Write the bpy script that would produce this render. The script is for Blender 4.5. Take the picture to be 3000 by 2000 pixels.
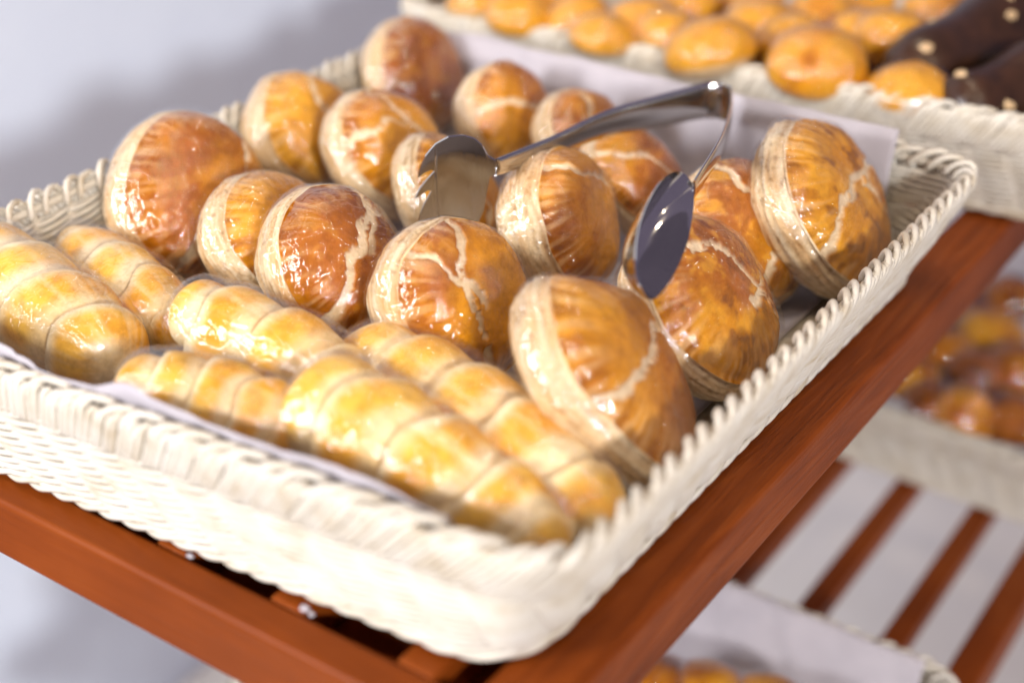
import bpy, bmesh, math, random
import numpy as np
from mathutils import Matrix, Vector

# ------------------------------------------------------------------ camera
scn = bpy.context.scene
for o in list(bpy.data.objects):
    bpy.data.objects.remove(o, do_unlink=True)
CAMP = np.array([0.24122751, -0.37496575, 0.428])
# rows: camera right, camera down, camera forward, in world axes
RC = np.array([[0.82166085, 0.56993827, -0.00661986],
               [0.27374657, -0.40478506, -0.87247456],
               [-0.49993625, 0.71506603, -0.48861468]])
FPX = 4167.0                                   # focal length in pixels of the 3000 px wide photograph
cd = bpy.data.cameras.new('camera')
cam = bpy.data.objects.new('camera', cd)
scn.collection.objects.link(cam)
cam.matrix_world = Matrix([[RC[0][i], -RC[1][i], -RC[2][i], CAMP[i]] for i in range(3)] + [[0, 0, 0, 1]])
cd.sensor_width = 36.0
cd.lens = FPX / 3000.0 * 36.0
cd.clip_start = 0.02
cd.clip_end = 50.0
cd.dof.use_dof = True
cd.dof.focus_distance = 0.785
cd.dof.aperture_fstop = 2.4
cd.dof.aperture_blades = 9
scn.camera = cam

# ------------------------------------------------------------------ light
world = bpy.data.worlds.new('World')
scn.world = world
world.use_nodes = True
bg = world.node_tree.nodes['Background']
bg.inputs[0].default_value = (0.62, 0.51, 0.75, 1)
bg.inputs[1].default_value = 0.22


def area_lamp(name, loc, target, sx, sy, power, color):
    ld = bpy.data.lights.new(name, 'AREA')
    ld.shape = 'RECTANGLE'
    ld.size, ld.size_y = sx, sy
    ld.energy = power
    ld.color = color
    lo = bpy.data.objects.new(name, ld)
    scn.collection.objects.link(lo)
    lo.location = loc
    lo.rotation_euler = (Vector(target) - Vector(loc)).to_track_quat('-Z', 'Y').to_euler()
    return lo


area_lamp('shop_window_lamp', (-0.95, -1.45, 0.75), (-0.25, 0.2, 0.03), 0.42, 0.55, 33, (0.97, 0.97, 1.0))
area_lamp('doorway_lamp', (2.3, -1.7, 1.08), (-0.3, 0.25, 0.0), 0.26, 0.26, 66, (0.985, 0.97, 0.97))
for lx, ly in ((0.1, 0.4), (-0.5, 1.0), (0.7, -0.7), (-0.3, -0.9), (1.2, 0.1)):
    area_lamp('ceiling_lamp', (lx, ly, 1.9), (-0.2, 0.25, 0.0), 0.07, 0.07, 3.7, (1.0, 0.82, 0.58))

scn.view_settings.view_transform = 'Standard'
scn.view_settings.look = 'None'
scn.view_settings.gamma = 1.0
scn.view_settings.exposure = 0.46
scn.view_settings.use_curve_mapping = False
scn.render.engine = 'CYCLES'
scn.cycles.use_denoising = True
scn.cycles.max_bounces = 10
scn.cycles.transparent_max_bounces = 24
scn.cycles.glossy_bounces = 4
scn.cycles.diffuse_bounces = 3
scn.cycles.use_adaptive_sampling = True
scn.cycles.adaptive_threshold = 0.02
scn.cycles.sample_clamp_indirect = 6.0

# ------------------------------------------------------------------ helpers
rng = np.random.default_rng(7)
K = 3000.0 / 2352.0
COL = scn.collection


def ray_to(px, py, z):
    """full-photo pixel -> world point on the level z"""
    d = RC.T @ np.array([px - 1500.0, py - 1000.0, FPX])
    return CAMP + d * ((z - CAMP[2]) / d[2])


def at(px, py, z):
    """pixel in the 2352 px wide view -> world point on the level z"""
    return ray_to(px * K, py * K, z)


def at_plane(px, py, p0, n):
    d = RC.T @ np.array([px * K - 1500.0, py * K - 1000.0, FPX])
    t = np.dot(np.array(p0) - CAMP, n) / np.dot(d, n)
    return CAMP + d * t


def depth(p):
    return float((RC @ (np.array(p) - CAMP))[2])


def hash3(ix, iy, iz, seed):
    h = (ix * 374761393 + iy * 668265263 + iz * 2147483647 + seed * 1274126177) & 0xFFFFFFFF
    h = ((h ^ (h >> 13)) * 1274126177) & 0xFFFFFFFF
    h = h ^ (h >> 16)
    return (h & 0xFFFF) / 65535.0


def vnoise(p, seed=0):
    p = np.asarray(p, float)
    i = np.floor(p).astype(np.int64)
    f = p - i
    f = f * f * (3 - 2 * f)
    out = 0
    for dx in (0, 1):
        for dy in (0, 1):
            for dz in (0, 1):
                w = (f[..., 0] if dx else 1 - f[..., 0]) * (f[..., 1] if dy else 1 - f[..., 1]) * (f[..., 2] if dz else 1 - f[..., 2])
                out = out + w * hash3(i[..., 0] + dx, i[..., 1] + dy, i[..., 2] + dz, seed)
    return out


def fbm(p, seed=0, oct=3):
    s, a, t = 0, 1.0, 0
    for k in range(oct):
        s = s + a * vnoise(np.asarray(p) * 2 ** k, seed + k * 17)
        t += a
        a *= 0.5
    return s / t


def sstep(a, b, x):
    t = np.clip((x - a) / (b - a), 0, 1)
    return t * t * (3 - 2 * t)


def mesh_from(name, verts, faces, smooth=True, colors=None, uv=None):
    me = bpy.data.meshes.new(name)
    me.from_pydata([tuple(v) for v in verts], [], [tuple(f) for f in faces])
    if smooth:
        me.polygons.foreach_set('use_smooth', np.ones(len(me.polygons), bool))
    if colors is not None:
        ca = me.color_attributes.new('Col', 'FLOAT_COLOR', 'POINT')
        c4 = np.ones((len(verts), 4), np.float32)
        c4[:, :3] = colors
        ca.data.foreach_set('color', c4.ravel())
    if uv is not None:
        a = me.attributes.new('film', 'FLOAT_VECTOR', 'POINT')
        a.data.foreach_set('vector', np.asarray(uv, np.float32).ravel())
    me.update()
    return me


def obj(name, me, mat=None, parent=None):
    if mat is not None and not me.materials:
        me.materials.append(mat)
    o = bpy.data.objects.new(name, me)
    COL.objects.link(o)
    if parent is not None:
        o.parent = parent
    return o


def tag(o, label, cat=None, group=None, kind=None):
    if label:
        o['label'] = label
    if cat:
        o['category'] = cat
    if group:
        o['group'] = group
    if kind:
        o['kind'] = kind
    return o


def thing(name, label, cat, loc=(0, 0, 0), group=None):
    o = bpy.data.objects.new(name, None)
    o.empty_display_size = 0.02
    COL.objects.link(o)
    o.location = loc
    return tag(o, label, cat, group)


def grid_faces(nu, nv, closed_u=False, off=0):
    """nu columns (around), nv rows"""
    f = []
    for j in range(nv - 1):
        for i in range(nu if closed_u else nu - 1):
            i2 = (i + 1) % nu
            f.append((off + j * nu + i, off + j * nu + i2, off + (j + 1) * nu + i2, off + (j + 1) * nu + i))
    return f


def tube(path, rad, sides=6, closed=False, up=None, flat=1.0):
    """tube along a path; returns verts, faces"""
    P = np.asarray(path, float)
    n = len(P)
    rad = np.broadcast_to(np.asarray(rad, float), (n,))
    if closed:
        T = np.roll(P, -1, 0) - np.roll(P, 1, 0)
    else:
        T = np.gradient(P, axis=0)
    T = T / (np.linalg.norm(T, axis=1)[:, None] + 1e-12)
    ref = np.array([0, 0, 1.0]) if up is None else np.asarray(up, float)
    ref = np.broadcast_to(ref, (n, 3))
    A = np.cross(T, ref)
    A = A / (np.linalg.norm(A, axis=1)[:, None] + 1e-9)
    B = np.cross(A, T)
    V = np.empty((n, sides, 3))
    for k in range(sides):
        a = 2 * math.pi * k / sides
        V[:, k] = P + (A * math.cos(a) * flat + B * math.sin(a)) * rad[:, None]
    V = V.reshape(-1, 3)
    F = []
    for j in range(n if closed else n - 1):
        j2 = (j + 1) % n
        for k in range(sides):
            k2 = (k + 1) % sides
            F.append((j * sides + k, j * sides + k2, j2 * sides + k2, j2 * sides + k))
    if not closed:
        F.append(tuple(range(sides - 1, -1, -1)))
        F.append(tuple(range((n - 1) * sides, n * sides)))
    return V, F


class Pack:
    def __init__(self):
        self.v, self.f, self.n = [], [], 0

    def add(self, V, F):
        self.v.append(np.asarray(V))
        self.f += [tuple(i + self.n for i in f) for f in F]
        self.n += len(V)

    def mesh(self, name, smooth=True):
        return mesh_from(name, np.concatenate(self.v), self.f, smooth)


# ------------------------------------------------------------------ materials
def new_mat(name):
    m = bpy.data.materials.new(name)
    m.use_nodes = True
    nt = m.node_tree
    return m, nt, nt.nodes['Principled BSDF']


def N(nt, typ, **kw):
    n = nt.nodes.new(typ)
    for k, v in kw.items():
        if k.startswith('_'):
            setattr(n, k[1:], v)
        else:
            n.inputs[k].default_value = v
    return n


def ramp(nt, stops):
    r = nt.nodes.new('ShaderNodeValToRGB')
    cr = r.color_ramp
    while len(cr.elements) < len(stops):
        cr.elements.new(0.5)
    for e, (p, c) in zip(cr.elements, stops):
        e.position = p
        e.color = (*c, 1) if len(c) == 3 else c
    return r


def mapped(nt, scale, coord='Object'):
    tc = nt.nodes.new('ShaderNodeTexCoord')
    mp = nt.nodes.new('ShaderNodeMapping')
    mp.inputs['Scale'].default_value = scale
    nt.links.new(tc.outputs[coord], mp.inputs['Vector'])
    return mp


def bread_material(name, rough, bump, spec=0.5):
    m, nt, b = new_mat(name)
    at_ = N(nt, 'ShaderNodeAttribute', _attribute_name='Col')
    mp = mapped(nt, (1, 1, 1))
    n1 = N(nt, 'ShaderNodeTexNoise', Scale=420.0, Detail=4.0, Roughness=0.65)
    n2 = N(nt, 'ShaderNodeTexNoise', Scale=130.0, Detail=5.0, Roughness=0.7)
    nt.links.new(mp.outputs[0], n1.inputs['Vector'])
    nt.links.new(mp.outputs[0], n2.inputs['Vector'])
    r = ramp(nt, [(0.28, (0.62, 0.55, 0.45)), (0.55, (1, 1, 1)), (0.8, (1.12, 1.12, 1.1))])
    nt.links.new(n2.outputs['Fac'], r.inputs[0])
    mx = N(nt, 'ShaderNodeMix', _data_type='RGBA', _blend_type='MULTIPLY')
    mx.inputs[0].default_value = 0.75
    nt.links.new(at_.outputs['Color'], mx.inputs[6])
    nt.links.new(r.outputs[0], mx.inputs[7])
    nt.links.new(mx.outputs[2], b.inputs['Base Color'])
    b.inputs['Roughness'].default_value = rough
    b.inputs['Specular IOR Level'].default_value = spec
    bp = N(nt, 'ShaderNodeBump', Strength=bump, Distance=0.0012)
    ad = N(nt, 'ShaderNodeMath', _operation='ADD')
    nt.links.new(n1.outputs['Fac'], ad.inputs[0])
    nt.links.new(n2.outputs['Fac'], ad.inputs[1])
    nt.links.new(ad.outputs[0], bp.inputs['Height'])
    nt.links.new(bp.outputs[0], b.inputs['Normal'])
    return m


M_CRUST = bread_material('glazed_crust', 0.6, 0.45, 0.08)
M_LAYER = bread_material('laminated_dough', 0.8, 0.9, 0.1)
M_ROLL = bread_material('rolled_dough', 0.65, 0.35, 0.1)


def film_material():
    m = bpy.data.materials.new('clear_film')
    m.use_nodes = True
    nt = m.node_tree
    nt.nodes.clear()
    out = nt.nodes.new('ShaderNodeOutputMaterial')
    tr = N(nt, 'ShaderNodeBsdfTransparent')
    tr.inputs[0].default_value = (0.985, 0.98, 0.975, 1)
    gl = N(nt, 'ShaderNodeBsdfGlossy', Roughness=0.025)
    at_ = N(nt, 'ShaderNodeAttribute', _attribute_name='film')
    mp = N(nt, 'ShaderNodeMapping')
    mp.inputs['Scale'].default_value = (9.0, 1.5, 1.0)       # streaks running with the pull of the film
    nt.links.new(at_.outputs['Vector'], mp.inputs['Vector'])
    n1 = N(nt, 'ShaderNodeTexNoise', Scale=3.2, Detail=3.0, Roughness=0.6, Distortion=0.9)
    nt.links.new(mp.outputs[0], n1.inputs['Vector'])
    mp2 = mapped(nt, (1, 1, 1))
    n2 = N(nt, 'ShaderNodeTexNoise', Scale=95.0, Detail=2.0, Roughness=0.5, Distortion=1.6)
    nt.links.new(mp2.outputs[0], n2.inputs['Vector'])
    vo = N(nt, 'ShaderNodeTexVoronoi', Scale=120.0, _feature='DISTANCE_TO_EDGE')
    nt.links.new(mp2.outputs[0], vo.inputs['Vector'])
    vr = N(nt, 'ShaderNodeMath', _operation='MINIMUM')
    vr.inputs[1].default_value = 0.10
    nt.links.new(vo.outputs['Distance'], vr.inputs[0])
    a1 = N(nt, 'ShaderNodeMath', _operation='MULTIPLY_ADD')
    a1.inputs[1].default_value = 0.40
    nt.links.new(n1.outputs['Fac'], a1.inputs[0])
    nt.links.new(n2.outputs['Fac'], a1.inputs[2])
    a2 = N(nt, 'ShaderNodeMath', _operation='MULTIPLY_ADD')
    a2.inputs[1].default_value = 3.0
    nt.links.new(vr.outputs[0], a2.inputs[0])
    nt.links.new(a1.outputs[0], a2.inputs[2])
    bp = N(nt, 'ShaderNodeBump', Strength=0.85, Distance=0.0011)
    nt.links.new(a2.outputs[0], bp.inputs['Height'])
    nt.links.new(bp.outputs[0], gl.inputs['Normal'])
    fr = N(nt, 'ShaderNodeFresnel', IOR=1.6)
    geo = nt.nodes.new('ShaderNodeNewGeometry')
    ff = N(nt, 'ShaderNodeMath', _operation='SUBTRACT')
    ff.inputs[0].default_value = 1.0
    nt.links.new(geo.outputs['Backfacing'], ff.inputs[1])
    fm = N(nt, 'ShaderNodeMath', _operation='MULTIPLY', _use_clamp=True)
    f2 = N(nt, 'ShaderNodeMath', _operation='MULTIPLY')
    f2.inputs[1].default_value = 2.1
    nt.links.new(ff.outputs[0], f2.inputs[0])
    nt.links.new(f2.outputs[0], fm.inputs[1])
    nt.links.new(fr.outputs[0], fm.inputs[0])
    mn = N(nt, 'ShaderNodeMath', _operation='MINIMUM')
    mn.inputs[1].default_value = 0.32
    nt.links.new(fm.outputs[0], mn.inputs[0])
    mix = nt.nodes.new('ShaderNodeMixShader')
    nt.links.new(mn.outputs[0], mix.inputs[0])
    nt.links.new(tr.outputs[0], mix.inputs[1])
    nt.links.new(gl.outputs[0], mix.inputs[2])
    nt.links.new(mix.outputs[0], out.inputs['Surface'])
    return m


M_FILM = film_material()


def wicker_material():
    m, nt, b = new_mat('pale_wicker')
    mp = mapped(nt, (1, 1, 1))
    n = N(nt, 'ShaderNodeTexNoise', Scale=55.0, Detail=4.0, Roughness=0.6)
    nt.links.new(mp.outputs[0], n.inputs['Vector'])
    oi = nt.nodes.new('ShaderNodeObjectInfo')
    ad = N(nt, 'ShaderNodeMath', _operation='MULTIPLY_ADD')
    ad.inputs[1].default_value = 0.25
    nt.links.new(oi.outputs['Random'], ad.inputs[0])
    nt.links.new(n.outputs['Fac'], ad.inputs[2])
    r = ramp(nt, [(0.3, (0.50, 0.41, 0.28)), (0.55, (0.64, 0.58, 0.475)), (0.9, (0.71, 0.67, 0.59))])
    nt.links.new(ad.outputs[0], r.inputs[0])
    nt.links.new(r.outputs[0], b.inputs['Base Color'])
    b.inputs['Roughness'].default_value = 0.5
    bp = N(nt, 'ShaderNodeBump', Strength=0.2, Distance=0.0005)
    nt.links.new(n.outputs['Fac'], bp.inputs['Height'])
    nt.links.new(bp.outputs[0], b.inputs['Normal'])
    return m


M_WICKER = wicker_material()


def wood_material(name, axis, grain):
    m, nt, b = new_mat(name)
    sc = [90.0, 90.0, 90.0]
    sc[axis] = 7.0
    mp = mapped(nt, tuple(sc))
    n = N(nt, 'ShaderNodeTexNoise', Scale=1.0, Detail=6.0, Roughness=0.62, Distortion=1.4)
    nt.links.new(mp.outputs[0], n.inputs['Vector'])
    mp2 = mapped(nt, (9, 9, 9))
    n2 = N(nt, 'ShaderNodeTexNoise', Scale=1.0, Detail=4.0, Roughness=0.5)
    nt.links.new(mp2.outputs[0], n2.inputs['Vector'])
    lo_, hi_ = 0.25 + 0.12 * grain, 0.75 - 0.12 * grain
    r = ramp(nt, [(lo_, (0.12, 0.022, 0.002)), (0.5, (0.205, 0.041, 0.004)), (hi_, (0.28, 0.066, 0.010))])
    md = N(nt, 'ShaderNodeMath', _operation='MULTIPLY_ADD')
    md.inputs[1].default_value = 0.3 + 0.4 * grain
    nt.links.new(n.outputs['Fac'], md.inputs[0])
    m2 = N(nt, 'ShaderNodeMath', _operation='MULTIPLY')
    m2.inputs[1].default_value = 0.7 - 0.4 * grain
    nt.links.new(n2.outputs['Fac'], m2.inputs[0])
    nt.links.new(m2.outputs[0], md.inputs[2])
    nt.links.new(md.outputs[0], r.inputs[0])
    nt.links.new(r.outputs[0], b.inputs['Base Color'])
    b.inputs['Roughness'].default_value = 0.45
    b.inputs['Specular IOR Level'].default_value = 0.14
    bp = N(nt, 'ShaderNodeBump', Strength=0.25 + 0.75 * grain, Distance=0.0018)
    nt.links.new(n.outputs['Fac'], bp.inputs['Height'])
    nt.links.new(bp.outputs[0], b.inputs['Normal'])
    return m


M_WOOD_X = wood_material('red_brown_painted_wood', 0, 0.05)
M_WOOD_Y = wood_material('red_brown_grained_wood', 1, 0.75)
M_WOOD_S = wood_material('red_brown_slat_wood', 1, 0.25)


def plain_material(name, c1, c2, scale, rough, bump=0.1, metal=0.0):
    m, nt, b = new_mat(name)
    mp = mapped(nt, (1, 1, 1))
    n = N(nt, 'ShaderNodeTexNoise', Scale=scale, Detail=5.0, Roughness=0.6)
    nt.links.new(mp.outputs[0], n.inputs['Vector'])
    r = ramp(nt, [(0.3, c1), (0.7, c2)])
    nt.links.new(n.outputs['Fac'], r.inputs[0])
    nt.links.new(r.outputs[0], b.inputs['Base Color'])
    b.inputs['Roughness'].default_value = rough
    b.inputs['Metallic'].default_value = metal
    bp = N(nt, 'ShaderNodeBump', Strength=bump, Distance=0.001)
    nt.links.new(n.outputs['Fac'], bp.inputs['Height'])
    nt.links.new(bp.outputs[0], b.inputs['Normal'])
    return m


M_PAPER = plain_material('white_paper', (0.42, 0.39, 0.42), (0.47, 0.435, 0.465), 38, 0.75, 0.5)
M_WALL = plain_material('white_wall_paint', (0.74, 0.82, 0.95), (0.77, 0.85, 0.97), 14, 0.8, 0.1)
M_FLOOR = plain_material('pale_floor', (0.72, 0.68, 0.63), (0.80, 0.76, 0.71), 6, 0.6, 0.05)
M_STEEL = plain_material('polished_steel', (0.56, 0.555, 0.54), (0.64, 0.63, 0.61), 40, 0.10, 0.02, 1.0)
M_CHOC = plain_material('dark_chocolate_glaze', (0.020, 0.008, 0.003), (0.05, 0.019, 0.008), 60, 0.32, 0.5)
M_NUT = plain_material('nut_flake', (0.55, 0.36, 0.18), (0.72, 0.52, 0.30), 200, 0.6, 0.3)

# ------------------------------------------------------------------ setting


def box_mesh(name, lo, hi, bevel=0.0, seg=2):
    bm = bmesh.new()
    bmesh.ops.create_cube(bm, size=1.0)
    for v in bm.verts:
        v.co = Vector([lo[i] + (v.co[i] + 0.5) * (hi[i] - lo[i]) for i in range(3)])
    if bevel > 0:
        bmesh.ops.bevel(bm, geom=bm.edges[:], offset=bevel, segments=seg, affect='EDGES', profile=0.5)
    me = bpy.data.meshes.new(name)
    bm.to_mesh(me)
    bm.free()
    return me


tag(obj('wall', box_mesh('wall', (-1.02, -0.02, -1.2), (-0.95, 3.2, 1.2)), M_WALL), None, kind='structure')
tag(obj('floor', box_mesh('floor', (-0.949, -1.2, -0.96), (2.2, 3.2, -0.9)), M_FLOOR), None, kind='structure')

# upper shelf: slats run away from the viewer, flush with the rails
SH = thing('display_shelf', 'red-brown wooden slatted shelf carrying the pastry basket in front', 'shelf', (0, 0, 0))
obj('front_rail', box_mesh('front_rail', (-0.585, -0.034, -0.040), (-0.0365, -0.0125, -0.0005), 0.0028, 3), M_WOOD_X, SH)
obj('side_rail', box_mesh('side_rail', (-0.036, -0.034, -0.040), (0.0015, 1.12, 0.0), 0.0045, 3), M_WOOD_Y, SH)
obj('side_rail', box_mesh('side_rail', (-0.615, -0.034, -0.040), (-0.5855, 1.12, 0.0), 0.004, 2), M_WOOD_Y, SH)
obj('ledger', box_mesh('ledger', (-0.585, -0.0123, -0.040), (-0.0365, 0.075, -0.0245), 0.0015, 1), M_WOOD_X, SH)
slat_me = box_mesh('slat', (-0.0105, -0.0122, -0.024), (0.0105, 1.09, -0.0004), 0.0022, 2)
for xc in (-0.066, -0.142, -0.218, -0.294, -0.370, -0.446, -0.522):
    s = obj('slat', slat_me, M_WOOD_S, SH)
    s.location = (xc, 0, 0)
obj('back_rail', box_mesh('back_rail', (-0.585, 1.0905, -0.040), (-0.0365, 1.12, -0.0005), 0.0028, 2), M_WOOD_X, SH)

ZL = -0.385
SL = thing('display_shelf', 'lower red-brown slatted shelf seen blurred beneath the upper shelf', 'shelf', (0, 0, ZL))
obj('side_rail', box_mesh('side_rail', (0.0215, -0.03, -0.040), (0.050, 1.35, 0.0), 0.004, 2), M_WOOD_S, SL)
obj('side_rail', box_mesh('side_rail', (-0.42, -0.03, -0.040), (-0.392, 1.35, 0.0), 0.004, 2), M_WOOD_S, SL)
slat2 = box_mesh('slat', (-0.0105, 0.0, -0.022), (0.0105, 1.32, -0.0004), 0.002, 2)
for xc in (-0.028, -0.104, -0.180, -0.256, -0.332):
    s = obj('slat', slat2, M_WOOD_S, SL)
    s.location = (xc, 0, 0)
obj('front_rail', box_mesh('front_rail', (-0.3915, -0.03, -0.040), (0.021, -0.0005, -0.0005), 0.003, 2), M_WOOD_X, SL)
obj('back_rail', box_mesh('back_rail', (-0.3915, 1.3205, -0.040), (0.021, 1.35, -0.0005), 0.003, 2), M_WOOD_X, SL)

# ------------------------------------------------------------------ wicker baskets


def rounded(q, r, na=14, ns=60):
    """closed rounded quad, counter-clockwise; q = 4 corners (front-left, front-right, back-right, back-left)"""
    q = [np.array(p, float) for p in q]
    pts = []
    for i in range(4):
        p, a, b = q[i], q[i - 1], q[(i + 1) % 4]
        da = (a - p) / np.linalg.norm(a - p)
        db = (b - p) / np.linalg.norm(b - p)
        s, e = p + da * r, p + db * r
        for k in range(na):
            t = k / na
            pts.append((1 - t) ** 2 * s + 2 * t * (1 - t) * (p * 0.86 + (s + e) * 0.07) + t * t * e)
        nx = q[(i + 1) % 4] + (p - q[(i + 1) % 4]) / np.linalg.norm(p - q[(i + 1) % 4]) * r
        for k in range(ns):
            t = k / ns
            pts.append(e * (1 - t) + nx * t)
    return np.array(pts)


class Wall:
    def __init__(self, top, H, z0, inset):
        c = sum(np.array(p, float) for p in top) / 4
        ins = []
        for p in top:
            p = np.array(p, float)
            ins.append(p + np.sign(c - p) * np.array(inset))
        self.T = rounded(top, 0.029)
        self.B = rounded(ins, 0.034)
        self.H, self.z0 = H, z0
        m = (self.T + self.B) / 2
        d = np.linalg.norm(np.roll(m, -1, 0) - m, axis=1)
        self.s = np.concatenate([[0], np.cumsum(d)])
        self.per = self.s[-1]
        tan = np.roll(m, -1, 0) - np.roll(m, 1, 0)
        tan /= np.linalg.norm(tan, axis=1)[:, None]
        self.nrm = np.stack([tan[:, 1], -tan[:, 0]], 1)

    def _i(self, A, s):
        s = np.mod(s, self.per)
        AA = np.concatenate([A, A[:1]])
        return np.stack([np.interp(s, self.s, AA[:, k]) for k in range(2)], -1)

    def pt(self, s, t, off):
        s = np.asarray(s, float)
        t = np.broadcast_to(np.asarray(t, float), s.shape)
        off = np.broadcast_to(np.asarray(off, float), s.shape)
        xy = self._i(self.B, s) * (1 - t)[..., None] + self._i(self.T, s) * t[..., None]
        n = self._i(self.nrm, s)
        n = n / np.linalg.norm(n, axis=-1)[..., None]
        xy = xy + n * (off + 0.0025 * np.sin(np.pi * np.clip(t, 0, 1)))[..., None]
        z = self.z0 + t * self.H
        return np.concatenate([xy, z[..., None]], -1)


def strand_mesh(W, ss, tt, oo, rad, org, sides=7):
    P = W.pt(np.array(ss), np.array(tt), np.array(oo))
    # resample smoothly
    n = len(P)
    u = np.linspace(0, n - 1, 11)
    i = np.clip(np.floor(u).astype(int), 0, n - 2)
    f = (u - i)[:, None]
    pm = P[np.clip(i - 1, 0, n - 1)]
    p0, p1, p2 = P[i], P[i + 1], P[np.clip(i + 2, 0, n - 1)]
    Q = 0.5 * (2 * p0 + (p1 - pm) * f + (2 * pm - 5 * p0 + 4 * p1 - p2) * f ** 2 + (3 * p0 - pm - 3 * p1 + p2) * f ** 3)
    rr = np.full(len(Q), rad)
    rr[0] *= 0.55
    rr[-1] *= 0.55
    nrm = W._i(W.nrm, np.array([np.mean(ss)]))[0]
    along = np.array([-nrm[1], nrm[0], 0.0])
    return tube(Q - org, rr, sides, up=along + np.array([0, 0, 0.02]))


def basket(label, top, H, z0, inset, fine, group):
    W = Wall(top, H, z0, inset)
    c = sum(np.array(p) for p in top) / 4
    org = np.array([c[0], c[1], z0])
    root = thing('bread_basket', label, 'basket', tuple(org), group)
    ncell = 2 * int(round(W.per / 0.027 / 2))
    t_hi = 0.80
    nrow = 15
    nsub = 8 if fine else 5
    rad = 0.00165
    weave = Pack()
    slant = 1.6
    for j in range(nrow):
        t = 0.06 + (t_hi - 0.06) * j / (nrow - 1)
        for ph in (0, 1):
            n = ncell * nsub
            idx = np.arange(n) / nsub
            cell = idx + slant * (1 - t)
            wob = (fbm(np.stack([idx * 0.37, np.full(n, j * 3.1 + ph), np.zeros(n)], 1), 5, 2) - 0.5)
            off = 0.0023 * np.cos(np.pi * (idx + ph)) + 0.0006 * wob
            tz = t + (0.0009 * np.sin(np.pi * (idx + ph)) + 0.0012 * wob) / H
            s = (idx + slant * (t - 1) * -1.0) * W.per / ncell
            P = W.pt(s, tz, off) - org
            V, F = tube(P, rad, 6, closed=True)
            if fine:
                obj('weaver', mesh_from('weaver', V, F), M_WICKER, root)
            else:
                weave.add(V, F)
    stakes = Pack()
    for i in range(ncell):
        s0 = (i + 0.5) * W.per / ncell
        tt = np.linspace(0.0, 0.9, 5)
        ss = s0 + slant * (1 - tt) * W.per / ncell
        V, F = tube(W.pt(ss, tt, 0.0) - org, 0.0013, 5)
        if fine:
            obj('stake', mesh_from('stake', V, F), M_WICKER, root)
        else:
            stakes.add(V, F)
    # twisted foot border
    foot = Pack()
    n = ncell * 8
    for ph in range(3):
        a = np.arange(n) / 8.0 * math.pi * 1.0 + ph * 2 * math.pi / 3
        s = np.arange(n) * W.per / n
        P = W.pt(s, 0.035 + 0.0024 * np.sin(a) / H, 0.0016 + 0.0024 * np.cos(a)) - org
        V, F = tube(P, 0.0018, 6, closed=True)
        if fine:
            obj('foot_strand', mesh_from('foot_strand', V, F), M_WICKER, root)
        else:
            foot.add(V, F)
    # core of the rim
    s = np.arange(260) * W.per / 260
    V, F = tube(W.pt(s, 0.90, 0.0005) - org, 0.0026, 8, closed=True)
    core = mesh_from('rim_core', V, F)
    obj('rim_core', core, M_WICKER, root)
    # rim: bent strands outside, loops over the top
    rim = Pack()
    npair = int(round(W.per / 0.028))
    step = W.per / npair
    r2 = random.Random(11)
    for i in range(npair):
        s0 = i * step
        near = fine and s0 < 0.95 * (W.s[-1] / 2)
        for q in range(7):
            a = s0 + q * step / 7 + r2.uniform(-.0006, .0006)
            hi = 0.955 + r2.uniform(-.02, .02)
            V, F = strand_mesh(W, [a - 0.010, a - 0.006, a - 0.0015, a + 0.002, a + 0.0045], [0.64, 0.73, 0.85, hi, hi + 0.005],
                               [0.0018, 0.0032, 0.0042, 0.0036, 0.0008], 0.00185, org)
            if near:
                obj('rim_strand', mesh_from('rim_strand', V, F), M_WICKER, root)
            else:
                rim.add(V, F)
        for q in range(2):
            a = s0 + q * step * 0.42 + 0.002 + r2.uniform(-.0008, .0008)
            dz = 0.015 * q + r2.uniform(-.012, .012)
            V, F = strand_mesh(W, [a - 0.006, a - 0.003, a + 0.004, a + 0.0125, a + 0.017], [0.87, 0.965, 1.0 + dz, 0.975, 0.86],
                               [0.0044, 0.0036, 0.0000, -0.0040, -0.0050], 0.0021, org)
            if fine:
                obj('rim_loop', mesh_from('rim_loop', V, F), M_WICKER, root)
            else:
                rim.add(V, F)
    if fine:
        tag(obj('rim_strands', rim.mesh('rim_strands'), M_WICKER, root), None, kind='stuff')
    else:
        tag(obj('weave', weave.mesh('weave'), M_WICKER, root), None, kind='stuff')
        tag(obj('stakes', stakes.mesh('stakes'), M_WICKER, root), None, kind='stuff')
        tag(obj('foot_border', foot.mesh('foot_border'), M_WICKER, root), None, kind='stuff')
        tag(obj('rim', rim.mesh('rim'), M_WICKER, root), None, kind='stuff')
    # woven base plate
    s = np.arange(120) * W.per / 120
    ring = W.pt(s, 0.045, -0.003) - org
    V = np.concatenate([ring, ring + np.array([0, 0, 0.003])])
    F = [tuple(range(119, -1, -1)), tuple(range(120, 240))] + [(i, (i + 1) % 120, 120 + (i + 1) % 120, 120 + i) for i in range(120)]
    obj('base', mesh_from('base', V, F, smooth=False), M_WICKER, root)
    return W


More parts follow.
